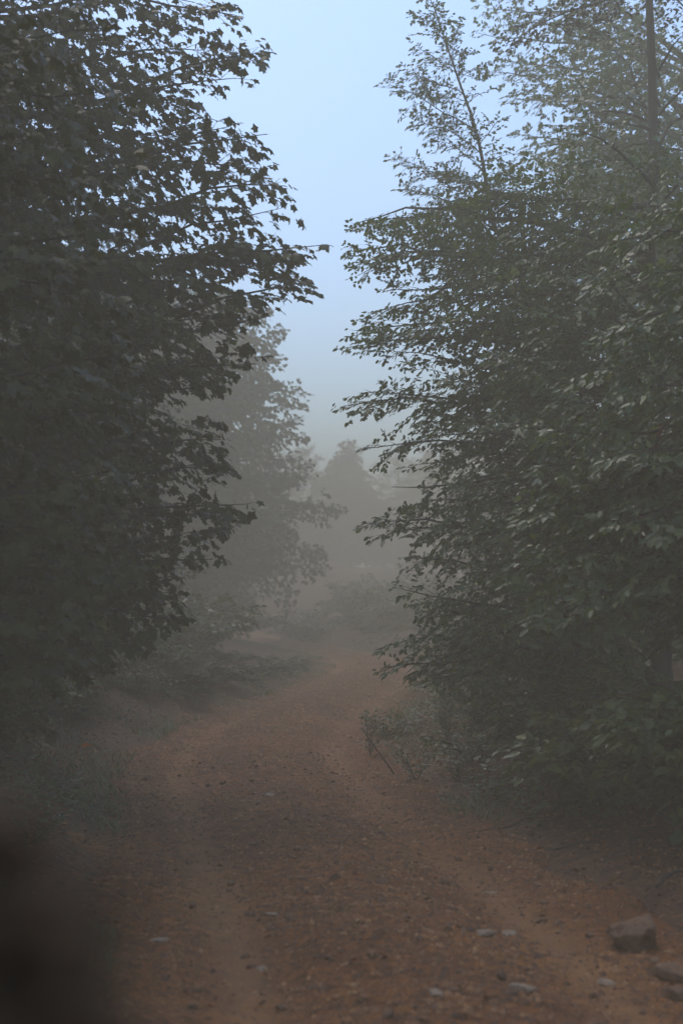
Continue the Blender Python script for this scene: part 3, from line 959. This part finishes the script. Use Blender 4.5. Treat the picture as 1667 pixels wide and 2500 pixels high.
for i in range(14):
    y = 9.5 + 7 * frng.uniform()
    q = 0.6 + 1.0 * frng.uniform()
    fern(verge(y, -1, q), y, frng.uniform(0.5, 0.8), 'dim fern under the maples, ' + where(y, q, 9.5, 16.5), GN)


# white-flowered herbs
M_PETAL, pn_, pl_ = mat('white_petal')
_p = pn_.new('ShaderNodeBsdfPrincipled'); _p.inputs['Base Color'].default_value = (0.62, 0.63, 0.6, 1); _p.inputs['Roughness'].default_value = 0.7
_o = pn_.new('ShaderNodeOutputMaterial'); pl_.new(_p.outputs[0], _o.inputs['Surface'])


def herb(x, y, h, label, seed, nst=5):
    rng = np.random.RandomState(seed)
    base = np.array([x, y, H(x, y) - 0.01])
    root = empty('flowering_herb', tuple(base), label, 'wildflower', 'white-flowered herbs by the track')
    for k in range(nst):
        top = base + np.array([rng.uniform(-.16, .16), rng.uniform(-.1, .1), h * rng.uniform(0.65, 1.05)])
        pa = curve(base, top, 0.02, 7, 0.02, rng)
        V, Fs = tube(pa - base, np.linspace(0.004, 0.002, 7), 4)
        link('stem', mesh_from('stem', V, Fs, [M_STEM]), root)
        L = Leaves()
        foliate(L, pa, rng, 0.035, spacing=0.06, t0=0.1, reach=0.1, minl=0.07, twl=0.07, lsp=0.025, tw_space=0.04)
        L.done(); L.P -= base; L.t0 -= base; L.t1 -= base
        link('foliage', crown_mesh('foliage', L, HERB, M_HERB, M_STEM, rng), root)
        m = 16
        F_ = Leaves()
        a = rng.uniform(0, 6.28, m); rr = 0.035 * np.sqrt(rng.uniform(0, 1, m))
        P = top - base + np.stack([rr * np.cos(a), rr * np.sin(a), rng.uniform(-.004, .01, m)], 1)
        A = np.stack([np.cos(a), np.sin(a), np.full(m, .1)], 1)
        F_.add(P, A, np.tile(UP, (m, 1)) + rng.normal(0, .2, (m, 3)), np.full(m, 0.015)); F_.twig(pa[-1:] - base, pa[-1:] - base + UP * 0.005, 0.002)
        F_.done()
        link('flower_head', crown_mesh('flower_head', F_, DIAM, M_PETAL, M_STEM, rng), root)


p = W(900, 1850, 13.6); herb(0.28, 13.9, 0.38, 'upright herb with small white flower heads at the right edge of the track', 81, 3)
herb(0.62, 12.0, 0.22, 'low white-flowered herb on the right verge, nearest the bare dirt', 82, 4)
herb(0.95, 11.6, 0.2, 'low white-flowered herb just right of the nearest flowering one', 83, 4)
herb(1.05, 14.2, 0.55, 'tall white-flowered herb in front of the small-leaved thicket', 84, 6)
herb(-1.78, 8.3, 0.18, 'tiny white-flowered herb at the foot of the left shrub', 85, 3)


# grass and litter: countless, so masses
def grass(n, seed):
    rng = np.random.RandomState(seed)
    y = 5 + 42 * rng.uniform(0, 1, n) ** 1.5
    c, h = road_at(y)
    side = np.where(rng.uniform(0, 1, n) < 0.5, -1, 1)
    x = c + side * (h - 0.22 + np.abs(rng.normal(0, 0.55, n)))
    dens = snoise(x, y, 91, 1.1)
    k = dens > -0.15 + 0.75 * ((side > 0) & (y < 12))
    x, y = x[k], y[k]; n = len(x)
    z = height(x, y) - 0.01
    a = rng.uniform(0, 6.28, n)
    L = Leaves()
    A = np.stack([np.cos(a) * 0.6, np.sin(a) * 0.6, rng.uniform(0.5, 1.2, n)], 1)
    N = np.stack([-np.cos(a), -np.sin(a), np.full(n, .6)], 1)
    L.add(np.stack([x, y, z], 1), A, N, rng.uniform(0.04, 0.12, n)); L.twig(np.zeros((1, 3)), np.array([[0, 0, -.3]]), 0.001)
    L.done()
    T = DIAM[0].copy(); T[:, 0] *= 0.16; T[2, 2] = -0.25; T[1, 1] = T[3, 1] = 0.4
    me = crown_mesh('grass', L, (T, DIAM[1]), M_HERB, M_STEM, rng, twigs=False)
    link('grass', me, kind='stuff')


grass(36000, 92)


def creepers(n, seed):
    """low ground cover leaves on the verges"""
    rng = np.random.RandomState(seed)
    y = 6 + 40 * rng.uniform(0, 1, n) ** 1.3
    c, h = road_at(y)
    side = np.where(rng.uniform(0, 1, n) < 0.5, -1, 1)
    x = c + side * (h + 0.12 + np.abs(rng.normal(0, 1.3, n)))
    k = snoise(x, y, 93, 0.8) + 0.5 * snoise(x, y, 94, 2.5) > 0.05 + 0.5 * ((side > 0) & (y < 13)) + 9.0 * ((side < 0) & (y > 27) & (x > c - h - 3))
    x, y = x[k], y[k]; n = len(x)
    z = height(x, y) + rng.uniform(0.0, 0.16, n) * np.clip(1 + snoise(x, y, 95, 1.5), 0.1, 2)
    a = rng.uniform(0, 6.28, n)
    L = Leaves()
    A = np.stack([np.cos(a), np.sin(a), rng.uniform(-.3, .3, n)], 1)
    N = np.tile(UP, (n, 1)) + rng.normal(0, .3, (n, 3))
    L.add(np.stack([x, y, z], 1), A, N, rng.uniform(0.025, 0.065, n)); L.twig(np.zeros((1, 3)), np.array([[0, 0, -.3]]), 0.001)
    L.done()
    link('undergrowth', crown_mesh('undergrowth', L, HERB, M_HERB, M_STEM, rng, twigs=False), kind='stuff')


creepers(95000, 96)


def litter(n, seed):
    rng = np.random.RandomState(seed)
    y = 4 + 30 * rng.uniform(0, 1, n) ** 1.6
    c, h = road_at(y)
    u = np.where(rng.uniform(0, 1, n) < 0.965, (h + 0.15 + np.abs(rng.normal(0.1, 0.75, n)) - 0.25 * (rng.uniform(0, 1, n) < .3)) * np.where(rng.uniform(0, 1, n) < 0.35, -1, 1), h * rng.uniform(-1, 1, n))
    x = c + u
    z = np.maximum(height(x, y), surf(x, y)) + rng.uniform(0.003, 0.014, n)
    a = rng.uniform(0, 6.28, n)
    L = Leaves()
    A = np.stack([np.cos(a), np.sin(a), rng.uniform(-.1, .25, n)], 1)
    N = np.tile(UP, (n, 1)) + rng.normal(0, .35, (n, 3))
    L.add(np.stack([x, y, z], 1), A, N, rng.uniform(0.015, 0.045, n)); L.twig(np.zeros((1, 3)), np.array([[0, 0, -.3]]), 0.001)
    L.done()
    T = BEECH[0].copy(); T[:, 2] *= 2.2
    link('leaf_litter', crown_mesh('leaf_litter', L, (T, BEECH[1]), M_LITTER, M_STEM, rng, tint=rng.beta(1.3, 2.2, n), twigs=False), kind='stuff')


litter(26000, 97)

# ------------------------------------------------------------------ stones
STV = []
_g = (1 + 5 ** .5) / 2
ICO = nrm(np.array([(-1, _g, 0), (1, _g, 0), (-1, -_g, 0), (1, -_g, 0), (0, -1, _g), (0, 1, _g), (0, -1, -_g), (0, 1, -_g), (_g, 0, -1), (_g, 0, 1), (-_g, 0, -1), (-_g, 0, 1)]))
ICOF = np.array([(0, 11, 5), (0, 5, 1), (0, 1, 7), (0, 7, 10), (0, 10, 11), (1, 5, 9), (5, 11, 4), (11, 10, 2), (10, 7, 6), (7, 1, 8), (3, 9, 4), (3, 4, 2), (3, 2, 6),
                 (3, 6, 8), (3, 8, 9), (4, 9, 5), (2, 4, 11), (6, 2, 10), (8, 6, 7), (9, 8, 1)])
OCT = np.array([(1, 0, 0), (0, 1, 0), (-1, 0, 0), (0, -1, 0), (0, 0, 1), (0, 0, -1)], float)
OCTF = np.array([(0, 1, 4), (1, 2, 4), (2, 3, 4), (3, 0, 4)])      # the buried half is open


def gravel(n, seed):
    rng = np.random.RandomState(seed)
    y = 3.6 + 24 * rng.uniform(0, 1, n) ** 1.7
    c, h = road_at(y)
    x = c + rng.uniform(-1.06, 1.06, n) * h
    rr_ = np.abs(np.abs(x - c) - 0.72)
    k = (rng.uniform(0, 1, n) < np.clip((rr_ - 0.03) / 0.2, 0.35, 1)) & (rng.uniform(0, 1, n) < np.clip(0.7 + 0.5 * snoise(x, y, 17, 1.1), 0.15, 1))
    x, y, c, h = x[k], y[k], c[k], h[k]; n = len(x)
    s = 0.0045 + 0.012 * rng.uniform(0, 1, n) ** 4 + 0.0005 * y
    z = surf(x, y) + 0.002
    T = OCT[:5]
    R = rng.uniform(0.55, 1.35, (n, 5, 1))
    a = rng.uniform(0, 6.28, n)
    ca, sa = np.cos(a)[:, None], np.sin(a)[:, None]
    st = rng.uniform(0.7, 1.5, n)[:, None]
    V = T[None] * R * s[:, None, None]
    X = V[..., 0] * st; Y = V[..., 1]; Z = V[..., 2] * 0.6
    P = np.stack([X * ca - Y * sa + x[:, None], X * sa + Y * ca + y[:, None], Z + z[:, None]], -1)
    P[:, :4, 2] -= 0.004
    Fc = (OCTF[None] + (np.arange(n) * 5)[:, None, None]).reshape(-1, 3)
    link('gravel', mesh_from('gravel', P.reshape(-1, 3), [Fc], [M_GRAVEL], attr={'tint': np.repeat(np.clip(0.75 * rng.beta(1.0, 1.7, n) + 0.28 * snoise(x, y, 18, 22) + 0.12 * snoise(x, y, 19, 5) + 0.1, 0, 1), 5)}), kind='stuff')


gravel(135000, 101)


def stone_mesh(seed, m, sub=1, rough=0.22, notch=None):
    import bmesh
    bm = bmesh.new()
    bmesh.ops.create_icosphere(bm, subdivisions=sub, radius=1)
    rng = random.Random(seed)
    o = Vector([rng.uniform(-50, 50) for _ in range(3)])
    cuts = [(Vector([rng.gauss(0, 1) for _ in range(3)]).normalized(), rng.uniform(0.55, 0.85)) for _ in range(7)]
    for v in bm.verts:
        d = v.co.normalized()
        r = 1 + rough * noise.noise(d * 1.3 + o) * 1.6 + rough * 0.4 * noise.noise(d * 4 + o)
        for cn, cd in cuts:        # broken flat faces
            q = d.dot(cn)
            if q > 0 and r * q > cd:
                r = cd / q
        if notch is not None:
            q = (d - Vector(notch)).length
            r *= 1 - 0.62 * math.exp(-(q / 0.5) ** 4)
        v.co = d * r
    me = bpy.data.meshes.new('stone')
    bm.to_mesh(me); bm.free()
    me.materials.append(m)
    return me


def stone(x, y, size, me, label, group=None, sink=0.3, flat=0.6, rz=0.0, tilt=(0, 0), name='stone', long=1.3):
    o = bpy.data.objects.new(name, me)
    COL.objects.link(o)
    o.scale = (size * long, size, size * flat)
    o.location = (x, y, H(x, y) + 0.004 + size * flat * (1 - sink) * 0.8)
    o.rotation_euler = (tilt[0], tilt[1], rz)
    return tag(o, label, 'stone', group)


SM = [stone_mesh(200 + i, M_STONE, 2) for i in range(6)]
SP = [stone_mesh(220 + i, M_PALE, 2) for i in range(3)]
BIG = stone_mesh(240, M_STONE, 4, 0.42, (0.45, -0.85, -0.25))


def G(px, py):
    """ground point behind a photograph pixel"""
    d = F * CAMZ / max(py - 1440, 30)
    for _ in range(6):
        q = W(px, py, d)
        hz = H(q[0], d)
        d *= (CAMZ - hz) / max(CAMZ - q[2], 1e-3)
    q = W(px, py, d)
    return q[0], d


x, y = G(1565, 2330)
stone(x, y + 0.10, 0.10, BIG, 'large pale brown rock by the right edge of the track with a dark shaded side', flat=0.9, rz=0.1, tilt=(-0.2, 0.0), sink=0.6, name='rock', long=1.25)
x, y = G(1640, 2395)
stone(x, y, 0.075, stone_mesh(241, M_STONE, 3), 'smaller flat rock just below the large rock at the right edge', flat=0.6, rz=-0.3, name='rock')
x, y = G(1655, 2440)
stone(x, y, 0.045, stone_mesh(243, M_STONE, 3), 'reddish lump below the two rocks at the right edge', flat=0.7, rz=1.0, name='rock')
x, y = G(1505, 2280)
stone(x, y, 0.05, stone_mesh(242, M_STONE, 3), 'small orange-brown rock touching the left side of the large rock', flat=0.7, rz=0.9, name='rock')
PALES = [(1200, 2185, .035, 'flat pale stone lying alone right of the middle of the track'), (1180, 2285, .045, 'wide flat pale stone in the foreground, left of a second one'),
         (1240, 2285, .04, 'wide flat pale stone in the foreground, right of its neighbour'), (390, 2300, .035, 'pale stone at the left side of the foreground'),
         (660, 1945, .05, 'flat grey stone sunk in the middle of the curving track'), (1060, 2430, .035, 'pale stone close to the bottom edge, right of centre'),
         (640, 2370, .03, 'pale lumpy stone left of centre near the bottom edge'), (1480, 2405, .035, 'pale stone near the bottom edge left of the rocks'),
         (1270, 2420, .05, 'broad pale stone at the bottom of the track, half buried'), (665, 2235, .025, 'little pale stone left of centre in the foreground')]
for i, (px, py, s, lb) in enumerate(PALES):
    x, y = G(px, py)
    stone(x, y, s, SP[i % 3], lb, flat=0.35, rz=i * 0.3, sink=0.4, long=1.7)
srng = np.random.RandomState(301)
for i in range(290):
    y = 4.8 + 9 * srng.uniform() ** 1.5
    c, h = road_at(np.array([y]))
    x = float(c[0] + srng.uniform(-1, 1.05) * h[0])
    s = 0.012 + 0.022 * srng.uniform() ** 2.2
    stone(x, y, s, SM[i % 6], 'small brown stone lying loose on the dirt track', 'small loose stones on the track', flat=srng.uniform(0.45, 0.8), rz=srng.uniform(0, 6.28), sink=0.35,
          tilt=(srng.uniform(-.3, .3), srng.uniform(-.3, .3)), long=srng.uniform(1, 1.6))


# twigs on the track
def stick(p0, p1, r, label, mt=M_TWIG, name='fallen_twig', cat='twig', lift=0.0, seed=0):
    rng = np.random.RandomState(seed)
    x0, y0 = p0; x1, y1 = p1
    n = 9
    t = np.linspace(0, 1, n)
    xs, ys = x0 + (x1 - x0) * t, y0 + (y1 - y0) * t
    zs = height(xs, ys) + r * 1.2 + 0.012 + lift * np.sin(t * 3.1)
    P = np.stack([xs, ys, zs], 1) + rng.normal(0, 0.006, (n, 3)) * (1, 1, .3)
    b = P[0].copy()
    V, Fs = tube(P - b, np.linspace(r, r * 0.5, n), 6)
    o = link(name, mesh_from(name, V, Fs, [mt], smooth=True), None, tuple(b))
    return tag(o, label, cat)


stick(G(700, 2152), G(785, 2146), 0.006, 'thin pale stick lying across the middle of the track', M_PALE, seed=1)
stick(G(640, 1948), G(690, 1942), 0.010, 'short pale stick in the curve of the track', M_PALE, seed=2)
stick(G(1335, 2082), G(1495, 2058), 0.007, 'thin dark fallen twig on the right verge below the shrubs', seed=3)
stick(G(1600, 2180), G(1680, 2150), 0.012, 'dark fallen branch at the right edge above the large rock', seed=4, lift=0.03)
stick(G(1300, 2000), G(1140, 2040), 0.006, 'thin brown twig lying by the foot of the right verge', seed=5)


# upright dead stem, rust-coloured hanging leaves, orange leaf
def dead_stem(p, h, lean, label, seed):
    rng = np.random.RandomState(seed)
    base = np.array([p[0], p[1], H(*p) - 0.02])
    P = curve(np.zeros(3), np.array([lean, 0, h]), 0.0, 8, 0.02, rng)
    V, Fs = tube(P, np.linspace(0.008, 0.004, 8), 5)
    o = link('dead_stem', mesh_from('dead_stem', V, Fs, [M_TWIG], smooth=True), None, tuple(base))
    tag(o, label, 'dead stem')


dead_stem(G(1545, 2095), 0.32, -0.03, 'thin dark upright dead stem among the right verge shrubs', 5)
dead_stem(G(965, 1890), 0.42, -0.30, 'leaning bare stem beside the white-flowered herb', 6)


def rust_branch():
    rng = np.random.RandomState(66)
    st, e = W(1640, 1020, 9.0), W(1560, 1150, 8.9)
    base = st
    root = empty('withered_branch', tuple(base), 'withered branch with rust-red leaves hanging in the near right beech', 'branch')
    P = curve(st, e, 0.03, 8, 0.02, rng)
    V, Fs = tube(P - base, np.linspace(0.007, 0.003, 8), 5)
    link('stem', mesh_from('stem', V, Fs, [M_TWIG]), root)
    L = Leaves()
    m = 46
    pts, tg = samp(P, rng.uniform(0.1, 1, m))
    A = tg + rng.normal(0, .35, (m, 3)) - UP * 0.5
    L.add(pts + rng.normal(0, 0.012, (m, 3)), A, rng.normal(0, 1, (m, 3)), rng.uniform(0.04, 0.08, m)); L.twig(P[:1], P[1:2], 0.003)
    L.done()
    L.P -= base; L.t0 -= base; L.t1 -= base
    T = DIAM[0].copy(); T[:, 0] *= 0.45
    one = mesh_from('leaf', T, DIAM[1], [M_RUST])
    for bi in range(m):
        o = bpy.data.objects.new('leaf', one); COL.objects.link(o); o.parent = root
        Bv, Av, Nv, Pv, s = L.B[bi], L.A[bi], L.N[bi], L.P[bi], L.S[bi]
        o.matrix_local = Matrix(((Bv[0] * s, Av[0] * s, Nv[0] * s, Pv[0]), (Bv[1] * s, Av[1] * s, Nv[1] * s, Pv[1]), (Bv[2] * s, Av[2] * s, Nv[2] * s, Pv[2]), (0, 0, 0, 1)))


rust_branch()
ox, oy = -2.42, 13.3
T = BEECH[0].copy(); T[:, 2] *= 3
M_ORANGE = leaf_mat('orange_leaf', (0.75, 0.20, 0.04), (0.75, 0.20, 0.04), (0.8, 0.25, 0.06), 0.6, 0.2)
ol = link('fallen_leaf', mesh_from('fallen_leaf', T * 0.11, BEECH[1], [M_ORANGE]), None, (ox, oy, H(ox, oy) + 0.06))
ol.rotation_euler = (0.35, 0.5, -1.4)
tag(ol, 'single bright orange dead leaf on the left edge of the track', 'leaf')


# out-of-focus shoot right beside the lens, lower left
def near_shoot():
    rng = np.random.RandomState(88)
    base = np.array([-0.40, 0.5, H(-0.40, 0.5) - 0.02])
    root = empty('roadside_shrub', tuple(base), 'very near blurred dark shrub filling the lower left corner', 'shrub')
    L = Leaves()
    tips = [(-150, 1800, .42), (-60, 1930, .40), (0, 2060, .38), (90, 2150, .36), (40, 2240, .36), (150, 2280, .35), (100, 2380, .34), (230, 2420, .34), (40, 2480, .34), (290, 2540, .33), (170, 2540, .33), (400, 2600, .32), (340, 2480, .33), (250, 2330, .34), (160, 2200, .35), (430, 2700, .31), (-40, 2330, .36), (80, 2680, .33), (300, 2680, .33), (-20, 2600, .35)]
    for px, py, d in tips:
        e = W(px, py, d)
        P = curve(base, e, 0.02, 10, 0.01, rng)
        V, Fs = tube(P - base, np.linspace(0.006, 0.002, 10), 5)
        link('stem', mesh_from('stem', V, Fs, [M_TWIG]), root)
        m = 90 if px < 120 else 24
        t = rng.uniform(0.86, 1, m)
        pts, tg = samp(P, t)
        a = rng.uniform(0, 6.28, m)
        A = np.stack([np.cos(a), np.sin(a), rng.uniform(-.4, .3, m)], 1)
        L.add(pts, A, np.tile(UP, (m, 1)) + rng.normal(0, .6, (m, 3)), rng.uniform(0.016, 0.028, m)); L.twig(P[-2:-1], P[-1:], 0.002)
    L.done()
    L.P -= base; L.t0 -= base; L.t1 -= base
    link('foliage', crown_mesh('foliage', L, HERB, M_DULL, M_TWIG, rng), root)


near_shoot()

# ------------------------------------------------------------------ mist
hm, hn, hl = mat('haze')
pv = hn.new('ShaderNodeVolumePrincipled')
pv.inputs['Color'].default_value = HAZE_COLOR
pv.inputs['Density'].default_value = HAZE_DENSITY
pv.inputs['Density Attribute'].default_value = ''
pv.inputs['Anisotropy'].default_value = 0.0
ho = hn.new('ShaderNodeOutputMaterial')
hl.new(pv.outputs[0], ho.inputs['Volume'])
x0, x1, y0, y1, z0, z1 = -155, 155, -65, 175, -1.3, 12.6
HV = [(x0, y0, z0), (x1, y0, z0), (x1, y1, z0), (x0, y1, z0), (x0, y0, z1), (x1, y0, z1), (x1, y1, z1), (x0, y1, z1)]
HF = [[(3, 2, 1, 0), (4, 5, 6, 7), (0, 1, 5, 4), (1, 2, 6, 5), (2, 3, 7, 6), (3, 0, 4, 7)]]
link('haze', mesh_from('haze', HV, HF, [hm]), kind='stuff')
